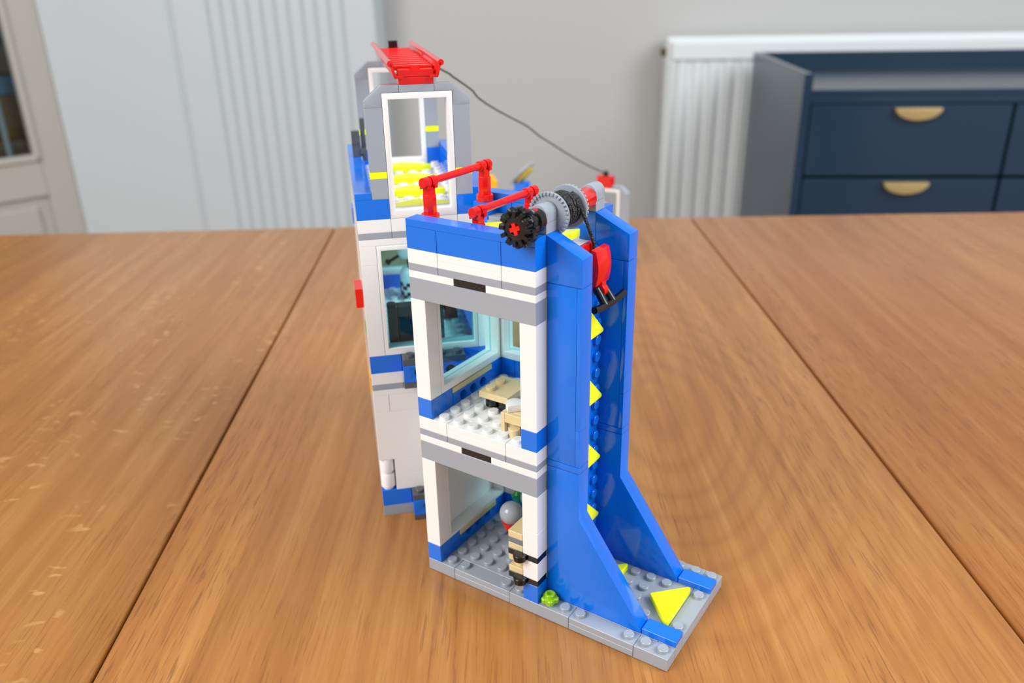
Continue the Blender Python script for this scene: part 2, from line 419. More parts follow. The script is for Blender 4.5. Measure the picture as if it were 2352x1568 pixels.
onshelf('folded_cloth', 'grey folded cloth on the upper shelf behind the door glass', 'cloth', 0.0, 0.882, .4, .22, .06, GREYC)
bm = bmesh.new(); cyl(bm, (0, 0, 0), (0, 0, 1.5), 0.008); o = finish(bm, 'broom_pole', PALE)
o.location = sh.location + Matrix.Rotation(DA, 3, 'Z') @ Vector((-0.04, -0.012, 0.0))
tag(o, 'pale thin pole standing upright behind the door glass', 'pole')

# ------------------------------------------------------------------ dining table
tb = empty('dining_table', 'oiled oak dining table of three leaves with narrow dark joints', 'table', (0, 0.36, 0))
def leafpoly(name, material, poly, holes=()):
    bm = bmesh.new(); shape(bm, [(x, y - 0.36) for x, y in poly], 0.03, Matrix.Translation((0, 0, TABLE_Z - 0.015)), (), 0.0012, 2)
    return finish(bm, name, material, tb, 40)
yf, yb = -0.35, 0.985
xa = lambda y: -0.170 - 0.042 * y; gp = 0.0009
leafpoly('table_leaf', WOODL, [(-0.95, yf), (xa(yf) - gp, yf), (xa(yb) - gp, yb - .004), (-0.95, yb - .016)])
leafpoly('table_leaf', WOODC, [(xa(yf) + gp, yf), (0.222 - gp, yf), (0.222 - gp, yb + .010), (xa(yb) + gp, yb - .004)])
leafpoly('table_leaf', WOODR, [(0.222 + gp, yf), (0.95, yf), (0.95, yb), (0.222 + gp, yb + .010)])
rel(tb, lambda bm: (boxm(bm, -.8, .8, .5, .525, .63, .718, .001), boxm(bm, -.8, .8, -.6, -.575, .63, .718, .001), boxm(bm, -.8, -.775, -.575, .5, .63, .718, .001), boxm(bm, .775, .8, -.575, .5, .63, .718, .001)), 'apron', WOODLEG)
for sx in (-1, 1):
    for sy in (-0.62, 0.545):
        rel(tb, lambda bm: boxm(bm, sx * .84 - .04, sx * .84 + .04, sy - .04, sy + .04, 0, .719, .003), 'leg', WOODLEG)

# ------------------------------------------------------------------ radiator
rad = empty('radiator', 'white fluted panel radiator on the grey wall behind the navy dresser', 'radiator', RM @ Vector((0.236, 2.43, 0)), RA)
def radpanel(bm):
    wdt = 1.62
    boxm(bm, 0, wdt, 0.0, 0.014, 0.30, 0.866, .003)
    boxm(bm, 0.004, wdt - .004, -0.010, 0.001, 0.812, 0.862, .005)
    boxm(bm, 0.004, wdt - .004, -0.010, 0.001, 0.302, 0.345, .005)
    boxm(bm, 0.004, 0.016, -0.010, 0.001, 0.345, 0.812, .004)
    for k in range(38):
        x = 0.022 + k * 0.0415
        # rounded flute
        pr = [(x, 0.0), (x + .006, -0.010), (x + .024, -0.010), (x + .030, 0.0)]
        shape(bm, pr, 0.462, Matrix.Translation((0, 0, 0.578)), ())
rel(rad, radpanel, 'panel', RADM, 30)
rel(rad, lambda bm: boxm(bm, -0.004, 1.624, 0.012, 0.10, 0.848, 0.872, .003), 'top_grille', RADM)
for a in (-0.006, 1.616): rel(rad, lambda bm: boxm(bm, a, a + .01, 0.004, 0.1, 0.30, 0.868, .002), 'side_cover', RADM)
for a in (0.25, 1.3): rel(rad, lambda bm: boxm(bm, a, a + .04, .10, .124, .4, .8, .002), 'wall_bracket', RADM)
rel(rad, lambda bm: cyl(bm, (-0.006, 0.045, 0.832), (-0.02, 0.045, 0.832), 0.011, 0.009), 'bleed_valve', VALVE, 40)
rel(rad, lambda bm: (cyl(bm, (0.02, 0.05, 0.302), (0.02, 0.05, 0.0), 0.0075),), 'pipe', RADM, 40)

# ------------------------------------------------------------------ dresser
DX, DY, DW, DD = 0.448, 1.796, 1.25, 0.56
dr = empty('dresser', 'navy changing dresser with raised tray edges and half-moon brass pulls', 'dresser', RM @ Vector((DX, DY, 0)), RA)
ZT, ZF = 0.838, 0.798
rel(dr, lambda bm: boxm(bm, 0, 0.018, 0, DD, 0.0, ZT, .0015), 'side_panel', NAVY)
rel(dr, lambda bm: boxm(bm, DW - .018, DW, 0, DD, 0.0, ZT, .0015), 'side_panel', NAVY)
rel(dr, lambda bm: boxm(bm, 0.018, DW - .018, DD - .018, DD, 0.06, ZT, .0015), 'back_panel', NAVY)
rel(dr, lambda bm: (boxm(bm, 0.018, DW - .018, 0.004, DD - .018, ZF - .02, ZF, .001), boxm(bm, 0.018, DW - .018, 0.004, .02, ZF - .004, ZF + .008, .001)), 'tray_top', NAVY)
rel(dr, lambda bm: (boxm(bm, 0.018, DW - .018, 0.02, DD - .018, 0.06, 0.08, .001), boxm(bm, 0.018, DW - .018, 0.05, 0.07, 0.08, ZF - .02, 0)), 'carcass', NAVY)
dw = (DW - 0.036) / 3
for c in range(3):
    if c > 1: pass
    for k, (z0, z1) in enumerate(((0.630, 0.776), (0.468, 0.624), (0.294, 0.462), (0.09, 0.288))):
        x0 = 0.018 + c * dw + .003; x1 = 0.018 + (c + 1) * dw - .003
        d = rel(dr, lambda bm: boxm(bm, x0, x1, 0.004, 0.024, z0, z1, .0015), 'drawer', NAVY)
        def pull(bm):
            xc = (x0 + x1) / 2 + 0.012; zt = z1 - 0.006; r = 0.052
            pl = [(xc + math.cos(a) * 0.046, zt - math.sin(a) * 0.024) for a in [math.pi * i / 16 for i in range(17)]]
            shape(bm, pl, 0.012, plane_mtx((1, 0, 0), (0, 0, 1), (0, -1, 0), (0, -0.003, 0)), (), 0.001)
        rel(d, pull, 'handle', BRASS, 40)

# ================================================================== TOY TOWER
tower = empty('toy_tower', 'blue and white toy brick tower with a chute and winch, nearest on the table', 'toy building', t2w(0, 0, 0.0002), TROT)
T = tower
# --- base
def base(bm):
    for bx in ((0, 2, 0, 1), (6, 10, 0, 1), (14, 16, 0, 1), (0, 8, 1, 8), (8, 15, 1, 8), (15, 16, 1, 2), (15, 16, 6, 8)):
        B(bm, *bx, 0, 2)
    for bx in ((2, 6, 0, 1), (10, 14, 0, 1), (15, 16, 2, 6)): B(bm, *bx, 0, 1)
    for u in (1.5, 6.5): stud(bm, u, .5, 2)
    for u in (9.5, 14.5, 15.5): stud(bm, u, .5, 2)
    for u in range(1, 7):
        for v in range(1, 7): stud(bm, u + .5, v + .5, 2)
    for u in range(8, 16): stud(bm, u + .5, 7.5, 2)
    for u in range(9, 15):
        for v in range(2, 6):
            if (u in (13, 14) or u in (9, 10)) and v in (3, 4): continue
            if u in (14, 10) and v in (2, 5): continue
            stud(bm, u + .5, v + .5, 2)
part('base_plate', GREY, T, base)
def jump(bm, a0, a1, along, c, w):
    if along == 'u':
        B(bm, a0, a1, c, c + 1, w, w + 1); stud(bm, a0 + .5, c + .5, w + 1); stud(bm, a1 - .5, c + .5, w + 1)
    else:
        B(bm, c, c + 1, a0, a1, w, w + 1); stud(bm, c + .5, a0 + .5, w + 1); stud(bm, c + .5, a1 - .5, w + 1)
for a in (('u', 2, 6, 0), ('u', 10, 14, 0), ('v', 2, 6, 15)):
    part('edge_plate', GREY, T, lambda bm: jump(bm, a[1], a[2], a[0], a[3], 1))
# --- ground floor posts and walls
bricks('blue_brick', BLUE, T, (0, 1, 0, 2, 2, 5)); bricks('blue_brick', BLUE, T, (7, 8, 0, 1, 2, 5)); bricks('blue_brick', BLUE, T, (0, 1, 6, 8, 2, 5), (1, 4, 7, 8, 2, 5), (4, 8, 7, 8, 2, 5))
bricks('corner_post', WHITE, T, (0, 1, 0, 1, 5, 20))
bricks('corner_post', WHITE, T, (7, 8, 0, 1, 6, 9), (7, 8, 0, 1, 10, 14), (7, 8, 0, 1, 14, 20))
bricks('black_plate', BLACK, T, (6, 8, 0, 1, 5, 6)); bricks('black_plate', BLACK, T, (6, 8, 0, 1, 9, 10))
def knob(w):
    def f(bm):
        lathe(bm, S(6.9, -0.12, w), (0, 0, 1), [(0, .36 * STUD), (.5 * PLATE, .36 * STUD), (.5 * PLATE, .40 * STUD), (PLATE * .95, .40 * STUD), (PLATE, .38 * STUD)], 24)
        B(bm, 6.6, 7.2, -.15, .05, w, w + 1)
    return f
part('round_clip', BLACK, T, knob(5)); part('round_clip', BLACK, T, knob(9))
# left wall, ground floor: white panel with a raised rim, hinge brick with round holes under it
def panel(bm):
    B(bm, 0, 0.2, 1, 7, 5, 20)
    shape(bm, pts(rect(1 + G, 7 - G, 5.04, 19.96)), .8 * STUD, VW(0.6), [pts(rect(1.0 + .16, 7 - .16, 5.5, 19.5))], .0001)
part('wall_panel', WHITE, T, panel)
bricks('corner_post', WHITE, T, (0, 1, 7, 8, 5, 20))
def technic(w0):
    def f(bm):
        shape(bm, pts(rect(2 + G, 6 - G, w0 + .04, w0 + 2.96)), .99 * STUD, VW(0.5), [circ(v, w0 + 1.75, .31) for v in (3, 4, 5)], .0001)
    return f
for w0 in (1.95, 26.05):
    pt = part('hinge_brick', BLUE, T, technic(w0))
    def shade_plugs(bm):
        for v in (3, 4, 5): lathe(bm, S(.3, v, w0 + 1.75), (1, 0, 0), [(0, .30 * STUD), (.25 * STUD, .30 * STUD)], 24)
    part('pin_hole_shade', HOLE_SHADE, pt, shade_plugs, label='dark round plug painting the shade in a pin hole')  # dark plugs painted as the shade inside the cut holes
bricks('tan_plate', TAN, T, (0.2, 1.02, 2, 6, 29.0, 29.85))
part('tan_plate', TAN, T, lambda bm: boxm(bm, .3 * STUD, 1.03 * STUD, 2 * STUD, 6 * STUD, 4.0 * PLATE, 5.0 * PLATE, .0004))
window(T, 'u', 1, 7, 5, 20, 7, 8, 7.55)
bricks('back_post', WHITE, T, (7, 8, 7, 8, 5, 20), (7, 8, 1, 7, 5, 20))
bricks('blue_brick', BLUE, T, (7, 8, 1, 7, 2, 5))
# --- bands above each storey
for k, w0 in enumerate((20, 45)):
    bricks('grey_beam', GREY, T, (0, 8, 0, 1, w0, w0 + 3))
    if k == 0:
        bricks('grey_beam', GREY, T, (0, 1, 1, 8, w0, w0 + 3), (1, 8, 7, 8, w0, w0 + 3))
    bricks('white_plate', WHITE, T, (0, 3, 0, 1, w0 + 3, w0 + 4)); bricks('white_plate', WHITE, T, (5, 8, 0, 1, w0 + 3, w0 + 4))
    part('black_plate', BLACK, T, lambda bm: B(bm, 3, 5, 0.03, 1, w0 + 3, w0 + 4))
    bricks('white_plate', WHITE, T, (0, 1, 1, 8, w0 + 3, w0 + 4), (1, 8, 7, 8, w0 + 3, w0 + 4), (7, 8, 1, 7, w0 + 3, w0 + 4))
    bricks('grey_plate', GREY, T, (0, 2, 0, 2, w0 + 4, w0 + 5), (2, 6, 0, 2, w0 + 4, w0 + 5), (6, 8, 0, 2, w0 + 4, w0 + 5), (0, 1, 2, 8, w0 + 4, w0 + 5), (1, 8, 7, 8, w0 + 4, w0 + 5))
    def flo(bm):
        B(bm, 0, 2, 0, 1, w0 + 5, w0 + 7); B(bm, 6, 8, 0, 1, w0 + 5, w0 + 7)
        B(bm, 2, 6, 0, 1, w0 + 5, w0 + 6); B(bm, 2, 6, 0, 1, w0 + 6, w0 + 7)
        B(bm, 0, 2, 1, 8, w0 + 5, w0 + 7); B(bm, 2, 6, 1, 8, w0 + 5, w0 + 7); B(bm, 6, 8, 1, 8, w0 + 5, w0 + 7)
        for u in range(1, 7):
            for v in range(0 if k == 0 else 1, 7):
                stud(bm, u + .5, v + .5, w0 + 7)
    part('storey_floor', WHITE, T, flo)
# --- upper storey
bricks('blue_brick', BLUE, T, (0, 1, 0, 2, 27, 30)); bricks('blue_brick', BLUE, T, (7, 8, 0, 1, 27, 30))
bricks('blue_brick', BLUE, T, (0, 1, 6, 8, 27, 30), (1, 2, 7, 8, 27, 30), (2, 8, 7, 8, 27, 30), (7, 8, 1, 7, 27, 30))
bricks('corner_post', WHITE, T, (0, 1, 0, 1, 30, 45)); bricks('corner_post', WHITE, T, (7, 8, 0, 1, 30, 45))
bricks('corner_post', WHITE, T, (0, 1, 7, 8, 30, 48)); bricks('wall_block', WHITE, T, (7, 8, 1, 8, 30, 48))
window(T, 'v', 1, 7, 30, 48, 0, 1, 0.40)
window(T, 'u', 1, 7, 30, 48, 7, 8, 7.60)
# --- parapet
bricks('parapet_brick', BLUE, T, (0, 2, 0, 1, 52, 55)); bricks('parapet_brick', BLUE, T, (2, 6, 0, 1, 52, 55)); bricks('parapet_brick', BLUE, T, (6, 8, 0, 1, 52, 55))
bricks('parapet_tile', BLUE, T, (0, 8, 0, 1, 55, 56))
bricks('parapet_brick', BLUE, T, (0, 1, 1, 2, 52, 55)); bricks('parapet_brick', BLUE, T, (0, 1, 6, 7, 52, 55))
bricks('parapet_brick', BLUE, T, (0, 2, 7, 8, 52, 55)); bricks('parapet_brick', BLUE, T, (2, 8, 7, 8, 52, 55))
bricks('parapet_tile', BLUE, T, (0, 8, 7, 8, 55, 56))
bricks('parapet_brick', BLUE, T, (7, 8, 1, 2, 52, 56)); bricks('parapet_brick', BLUE, T, (7, 8, 6, 7, 52, 56))
def grille(bm):
    B(bm, .9, 2.1, 6.0, 7.0, 52, 52.6)
    for k in range(5): B(bm, 1.0, 2.1, 6.06 + k * .19, 6.06 + k * .19 + .09, 52.5, 53.2)
part('grille_tile', GREY, T, grille)
# roof arrows and ramp
def roof_arrow(cu, w): return lambda bm: arrow(bm, None, plane_mtx((0, -1, 0), (-1, 0, 0), (0, 0, -1), S(cu, 4, w)))
part('arrow_tile', YELLOW, T, roof_arrow(3.85, 53.2)); part('arrow_tile', YELLOW, T, roof_arrow(7.3, 53.2))
def ramp_(bm): shape(bm, pts([(8, 46), (8.8, 46), (8.8, 50.2), (8.0, 52)]), 3.96 * STUD, UW(4))
part('chute_lip', BLUE, T, ramp_)
# --- chute
def cwall(v):
    t = .999 * STUD
    part('chute_cap', BLUE, T, lambda bm: (shape(bm, pts([(8 + G, 50.04), (10, 50.04), (10, 53.65), (8.0 + G, 55.98)]), t, UW(v), (), .0001)))
    part('chute_side', BLUE, T, lambda bm: (shape(bm, pts(rect(8 + G, 9.72, 25.04, 49.96)), t, UW(v), (), .0001),
                                           shape(bm, pts(rect(9.735, 10, 30.5, 49.96)), t, UW(v), (), .0001), shape(bm, pts(rect(9.735, 10, 25.04, 30.46)), t, UW(v), (), .0001)))
    part('chute_band', BLUE, T, lambda bm: shape(bm, pts(rect(8 + G, 10, 24.04, 24.96)), t, UW(v), (), .0001))
    part('chute_foot', BLUE, T, lambda bm: shape(bm, pts([(8 + G, 2.03), (13.97, 2.03), (13.97, 2.6), (10, 16.9), (10, 23.96), (8 + G, 23.96)]), t, UW(v), (), .0001))
    part('foot_tile', BLUE, T, lambda bm: B(bm, 14, 16, v - .5, v + .5, 2.03, 3))
cwall(1.5); cwall(6.5)
def chback(bm):
    shape(bm, pts(rect(2 + G, 6 - G, 2.03, 46)), .4 * STUD, VW(8.2))
    for k in range(-14, 4):
        w_ = 38.5 + 2.5 * k
        if w_ < 4 or w_ > 45: continue
        for v in range(2, 6):
            stud_dir(bm, S(8.4, v + .5, w_), (1, 0, 0), 16)
part('chute_back', BLUE, T, chback)
for w_ in (9.75, 19.75, 29.75, 39.75):
    part('arrow_tile', YELLOW, T, lambda bm: arrow(bm, None, plane_mtx((0, 1, 0), (0, 0, 1), (1, 0, 0), S(8.62, 4, w_))))
for u_ in (15.0, 11.0):
    part('arrow_tile', YELLOW, T, lambda bm: arrow(bm, None, plane_mtx((0, -1, 0), (-1, 0, 0), (0, 0, -1), S(u_, 3.86, 2.55))))
# --- flower on the base edge
def flower(bm):
    c = S(8.5, .5, 2)
    for k in range(5):
        a = 2 * math.pi * k / 5 + .3
        q = c + Vector((math.cos(a), math.sin(a), 0)) * .34 * STUD
        lathe(bm, q, (0, 0, 1), [(.12 * STUD, .12 * STUD), (.16 * STUD, .17 * STUD), (.40 * STUD, .19 * STUD), (.46 * STUD, .13 * STUD)], 14)
    lathe(bm, c, (0, 0, 1), [(0, .3 * STUD), (.2 * STUD, .3 * STUD), (.2 * STUD, .42 * STUD), (.42 * STUD, .42 * STUD), (.44 * STUD, .3 * STUD), (.66 * STUD, .3 * STUD), (.68 * STUD, .28 * STUD), (.68 * STUD, .17 * STUD), (.5 * STUD, .17 * STUD)], 24)
part('flower_piece', LIME, T, flower, label='lime green round flower piece')
# --- winch
AXU, AXW = 7.5, 57.75
def holder(v0):
    def f(bm):
        B(bm, 7, 8, v0, v0 + 1, 56, 57.35)
        o = [(7.02, 57.4), (7.98, 57.4)] ; z0 = AXW
        pl = pts(o) + [(AXU * STUD + math.cos(a) * .48 * STUD, (z0 + .55) * PLATE + math.sin(a) * .48 * STUD) for a in [math.pi * i / 14 for i in range(15)]]
        shape(bm, pl, .97 * STUD, UW(v0 + .5), (), .0001)
    return f
part('axle_holder', GREY, T, holder(1)); part('axle_holder', GREY, T, holder(6))
ax = S(AXU, 0, AXW)
def xprof(bm, v0, v1, r, t):
    p = [(r, t), (t, t), (t, r), (-t, r), (-t, t), (-r, t), (-r, -t), (-t, -t), (-t, -r), (t, -r), (t, -t), (r, -t)]
    ang = .35; ca, sa = math.cos(ang), math.sin(ang)
    shape(bm, [((x * ca - y * sa) * STUD + ax.x, (x * sa + y * ca) * STUD + ax.z) for x, y in p], (v1 - v0) * STUD, UW((v0 + v1) / 2), (), .00008)
wn_ = part('axle', RED, T, lambda bm: xprof(bm, -1.02, 6.9, .29, .105))
def gear(bm):
    n = 12; pl = []
    for k in range(n):
        for da, r in ((-.19, .66), (-.085, .99), (.085, .99), (.19, .66)):
            a = 2 * math.pi * k / n + da; pl.append((ax.x + math.cos(a) * r * STUD, ax.z + math.sin(a) * r * STUD))
    hole = [(ax.x + math.cos(a) * .3 * STUD, ax.z + math.sin(a) * .3 * STUD) for a in [2 * math.pi * i / 20 for i in range(20)]]
    shape(bm, pl, .50 * STUD, UW(-.62), [hole], .06 * STUD, 2)
    for v, r in ((-.98, .62), (-.28, .66)):
        hub = [(ax.x + math.cos(a) * r * STUD, ax.z + math.sin(a) * r * STUD) for a in [2 * math.pi * i / 32 for i in range(32)]]
        shape(bm, hub, .3 * STUD, UW(v + .12), [hole], .03 * STUD, 1)
    # double-bevelled tooth tips
    for k in range(n):
        a = 2 * math.pi * k / n
        for dv, rr in ((-.34, .72), (.34, .72)):
            pc = ax + Vector((math.cos(a) * rr * STUD, (-.62 + dv) * STUD, math.sin(a) * rr * STUD))
            t_ = Vector((math.cos(a), 0, math.sin(a))); s_ = Vector((-math.sin(a), 0, math.cos(a)))
            m = plane_mtx(t_, s_, Vector((0, 1, 0)), pc)
            boxm(bm, -.16 * STUD, .13 * STUD, -.10 * STUD, .10 * STUD, -.13 * STUD, .13 * STUD, .0002, m)
part('gear', BLACK, T, gear, label='black toothed gear with a red cross axle')
def bush(bm):
    lathe(bm, ax + S(0, -.12, 0), (0, 1, 0), [(0, .40 * STUD), (.06 * STUD, .46 * STUD), (.55 * STUD, .46 * STUD), (.6 * STUD, .58 * STUD), (1.05 * STUD, .58 * STUD), (1.1 * STUD, .54 * STUD)], 32)
bsh = part('bush', BLACK, T, bush)
part('axle_spot', RED, bsh, lambda bm: lathe(bm, ax + S(.10, .62, 1.32), (.1, -.3, 1), [(0, .13 * STUD), (.05 * STUD, .13 * STUD)], 14), label='red axle showing in a round hole')
def reel(v, inner, sgn):
    def f(bm):
        R_ = 1.12
        lathe(bm, ax + S(0, v, 0), (0, 1, 0), [(0, R_ * .97 * STUD), (.03 * STUD, R_ * STUD), (.10 * STUD, R_ * STUD), (.13 * STUD, R_ * .97 * STUD)], 56)
        n = 32
        for k in range(n):
            a = 2 * math.pi * k / n
            t_ = Vector((math.cos(a), 0, math.sin(a))); s_ = Vector((-math.sin(a), 0, math.cos(a)))
            m = plane_mtx(t_, s_, Vector((0, 1, 0)), ax + Vector((math.cos(a) * (R_ - .06) * STUD, (v + (.13 if sgn > 0 else 0) + .07 * sgn) * STUD, math.sin(a) * (R_ - .06) * STUD)))
            boxm(bm, -.10 * STUD, .06 * STUD, -.06 * STUD, .06 * STUD, -.06 * STUD, .06 * STUD, .0001, m)
    return f
part('reel_flange', GREY, T, reel(2.06, 0, -1)); part('reel_flange', GREY, T, reel(3.85, 0, 1))
part('reel_core', BLACK, T, lambda bm: lathe(bm, ax + S(0, 2.1, 0), (0, 1, 0), [(0, .62 * STUD), (1.8 * STUD, .62 * STUD)], 32))
def wound(bm):
    random.seed(9)
    for layer, r in ((0, .66), (1, .75), (2, .84)):
        n = 9 if layer < 2 else 7; P_ = []
        for i in range(n * 24 + 1):
            a = 2 * math.pi * i / 24; f = i / (n * 24); f = f if layer % 2 == 0 else 1 - f
            wob = .05 * math.sin(a * 2.3 + layer) + .03 * math.sin(a * 5.1)
            P_.append(ax + Vector((math.cos(a) * r * STUD, (2.30 + 1.36 * f + wob) * STUD, math.sin(a) * r * STUD)))
        tube(bm, P_, .085 * STUD, 7)
part('wound_cord', CORD, T, wound, smooth=60)
part('red_spacer', RED, T, lambda bm: lathe(bm, ax + S(0, 4.02, 0), (0, 1, 0), [(0, .54 * STUD), (.04 * STUD, .58 * STUD), (1.9 * STUD, .58 * STUD), (1.96 * STUD, .54 * STUD)], 32))
def hang(bm):
    top = ax + Vector((.86 * STUD, 3.62 * STUD, .2 * STUD))
    P_ = [top + Vector((-.5 * STUD, 0, .62 * STUD)), top + Vector((-.2 * STUD, 0, .42 * STUD)), top, S(8.75, 3.75, 55.8), S(9.0, 3.95, 53.5), S(9.02, 4.0, 52.2)]
    Q = []
    for i in range(len(P_) - 1):
        for k in range(6): Q.append(P_[i].lerp(P_[i + 1], k / 6))
    Q.append(P_[-1]); tube(bm, Q, .095 * STUD, 8)
part('hanging_cord', CORD, T, hang, smooth=60)
# --- railings
def rail(parent, u, va, vb, w0):
    R_ = part('railing', RED, parent, lambda bm: cyl(bm, S(u, va - .25, w0 + 5.15), S(u, vb + .1, w0 + 5.15), .2 * STUD, n=20))
    for v in (va, vb):
        def post(bm):
            c = S(u, v, w0)
            lathe(bm, c, (0, 0, 1), [(0, .48 * STUD), (.02 * STUD, .49 * STUD), (.36 * STUD, .49 * STUD), (.38 * STUD, .47 * STUD)], 28)
            oc = [(c.x + math.cos(a) * .37 * STUD, c.y + math.sin(a) * .37 * STUD) for a in [math.pi / 8 + math.pi / 4 * i for i in range(8)]]
            shape(bm, oc, 1.05 * STUD, Matrix.Translation((0, 0, c.z + .37 * STUD + .525 * STUD)), (), .00012)
            B(bm, u - .2, u + .2, v - .3, v + .3, w0 + 3.5, w0 + 4.5)
            for s in (-1, 1):
                B(bm, u - .30, u - .17, v + s * .28 - .14, v + s * .28 + .14, w0 + 4.3, w0 + 5.55)
                B(bm, u + .17, u + .30, v + s * .28 - .14, v + s * .28 + .14, w0 + 4.3, w0 + 5.55)
        part('post', RED, R_, post)
        part('collar', RED, R_, lambda bm: (lathe(bm, S(u, v - .52, w0 + 5.15), (0, 1, 0), [(0, .24 * STUD), (.04 * STUD, .28 * STUD), (.44 * STUD, .28 * STUD)], 20), lathe(bm, S(u, v + .06, w0 + 5.15), (0, 1, 0), [(0, .28 * STUD), (.4 * STUD, .28 * STUD), (.44 * STUD, .24 * STUD)], 20)))
rail(T, .5, 1.5, 6.5, 55); rail(T, 3.55, 1.6, 6.6, 52)

# ------------------------------------------------------------------ winch load, hangs on the cord in the chute
def at_t(name, label, cat, u, v, w, group=None, ang=0.0):
    p = t2w(u, v, w * PLATE); return empty(name, label, cat, p, TROT + ang, group)
ld = at_t('winch_load', 'red block with a black curved handlebar hanging on the cord in the chute', 'toy part', 9.3, 4.05, 48.3)
def slab(bm):
    # convex slope profile in u,w
    n = 12; pl = [(-.12, 0)]
    for i in range(n + 1):
        f = i / n; pl.append((.10 + .22 * math.sin(math.pi * (0.12 + f * .80)), 4.6 * f))
    pl += [(-.12, 4.75)]
    shape(bm, pts(pl), 1.42 * STUD, UW(0), (), .0001)
part('front_slab', RED, ld, slab)
part('back_slab', RED, ld, lambda bm: (B(bm, -.75, -.45, -1.1, .35, 2.0, 5.2), B(bm, -.5, -.1, -.3, .3, 0.6, 3.6)))
def cl(bm):
    shape(bm, circ(.1, -.9, .36), .42 * STUD, UW(0), (), .0002); B(bm, -.12, .3, -.2, .2, -.8, .3)
part('clip', RED, ld, cl)
def hb(bm):
    P_ = []
    for i in range(17):
        f = i / 16 * 2 - 1
        P_.append(S(.62 + .02 * f, 1.6 * f, -2.55 + .35 * f * f))
    tube(bm, P_, .19 * STUD, 12)
    for s in (-1, 1):
        m = plane_mtx((1, 0, 0), (0, 1, 0), (0, 0, 1), (0, 0, 0))
        P2 = [S(.05, s * .38, -.5), S(.25, s * .38, -1.2), S(.6, s * .42, -2.5)]
        tube(bm, P2, [.2 * STUD, .2 * STUD, .22 * STUD], 18)
    cyl(bm, S(.1, -.45, -.9), S(.1, .45, -.9), .16 * STUD)
part('handlebar', BLACK, ld, hb)

# ------------------------------------------------------------------ small things inside the tower
tbl = at_t('toy_table', 'tan toy table on black legs on the upper floor of the tower', 'toy table', 3.5, 3.5, 27)
part('table_top', TAN, tbl, lambda bm: (B(bm, -1, 1, -1, 1.4, 2, 3), stud(bm, -.5, -.5, 3), stud(bm, -.5, .5, 3)))
for s in (-.45, .45):
    part('leg', BLACK, tbl, lambda bm: lathe(bm, S(s, -.35, 0.45), (0, 0, 1), [(0, .45 * STUD), (1.5 * PLATE, .45 * STUD)], 24))
chr_ = at_t('toy_chair', 'tan toy chair with a white half-round tile on it, beside the toy table', 'toy chair', 6.0, 0.9, 27)
def chb(bm):
    B(bm, -.98, .98, .42, 1.1, 0.6, 3); B(bm, -.98, -.70, .1, .44, 0.0, 3); B(bm, .70, .98, .1, .44, 0.0, 3); B(bm, -.72, .72, .1, .44, 1.6, 3)
part('chair_back', TAN, chr_, chb)
part('seat_stud', TAN, chr_, lambda bm: lathe(bm, S(.0, .02, .0), (0, 0, 1), [(0, .32 * STUD), (1.2 * PLATE, .32 * STUD), (1.28 * PLATE, .29 * STUD)], 24))
def halfr(bm):
    pl = [(0, 0), (1.0, 0)] + [(.5 + .5 * math.cos(a), .35 + .5 * math.sin(a)) for a in [math.pi * i / 14 for i in range(15)]]
    shape(bm, [(x * STUD, y * STUD) for x, y in pl], PLATE, Matrix.Translation(S(-.52, .2, 3.55)) @ Matrix.Rotation(math.radians(52), 4, 'Z'), (), .00012)
part('half_round_tile', WHITE, chr_, halfr, label='white half-round tile')
cab = at_t('toy_drawer_stack', 'narrow stack of tan, smoky and black plates against the lower corner post of the tower', 'toy cabinet', 6.0, 0.05, 5)
def lay(w0, w1): return lambda bm: B(bm, 0, .97, 0, 1.9, w0, w1)
for w0, m, nm in ((0, BLACK, 'black_layer'), (1, TAN, 'tan_layer'), (3, TAN, 'tan_layer'), (4, BLACK, 'black_layer'), (5, TAN, 'tan_layer'), (6, SMOKE, 'smoky_layer'), (7, TAN, 'tan_layer')):
    if m is BLACK: part(nm, m, cab, lambda bm: B(bm, 0, .97, 1.0, 1.9, w0, w0 + 1) if False else B(bm, 0, .40, 0, .95, w0, w0 + 1))
    else: part(nm, m, cab, lay(w0, w0 + 1))
part('tan_stud', TAN, cab, lambda bm: lathe(bm, S(.5, .5, 2), (0, 0, 1), [(0, .32 * STUD), (PLATE, .32 * STUD)], 24))
part('foot', TAN, cab, lambda bm: B(bm, .0, .97, 1.0, 1.9, -2.4, 1))
def ball(u, v, w, label):
    e = at_t('toy_globe', label, 'toy ball', u, v, 2.6, 'grey balls on red cups')
    hh = w - 2.6
    part('stem', GREY, e, lambda bm: lathe(bm, (0, 0, 0), (0, 0, 1), [(0, .42 * STUD), (PLATE, .42 * STUD), (PLATE, .2 * STUD), ((hh - 2.6) * PLATE, .2 * STUD)], 20))
    part('cup', RED, e, lambda bm: lathe(bm, S(0, 0, hh - 3.0), (0, 0, 1), [(0, .32 * STUD), (PLATE * .6, .38 * STUD), (PLATE * .6, .46 * STUD), (PLATE * 1.75, .60 * STUD), (PLATE * 1.75, .3 * STUD)], 28))
    part('ball', GREY, e, lambda bm: lathe(bm, S(0, 0, hh), (0, 0, 1), [(-.72 * STUD * math.cos(math.pi * i / 18), .72 * STUD * math.sin(math.pi * i / 18)) for i in range(19)], 36), smooth=80)
ball(4.25, 3.0, 9.8, 'grey ball on a red cup in the front of the ground floor room')
ball(4.5, 4.95, 10.0, 'grey ball on a red cup half hidden by the white post, behind the other ball')
pl_ = at_t('toy_plant', 'teal and green toy piece deep inside the ground floor room', 'toy part', 2.95, 5.6, 2.6)
part('teal_base', TEAL, pl_, lambda bm: lathe(bm, (0, 0, 0), (0, 0, 1), [(0, .3 * STUD), (1.2 * STUD, .32 * STUD), (1.8 * STUD, .25 * STUD), (2.2 * STUD, .38 * STUD)], 16))
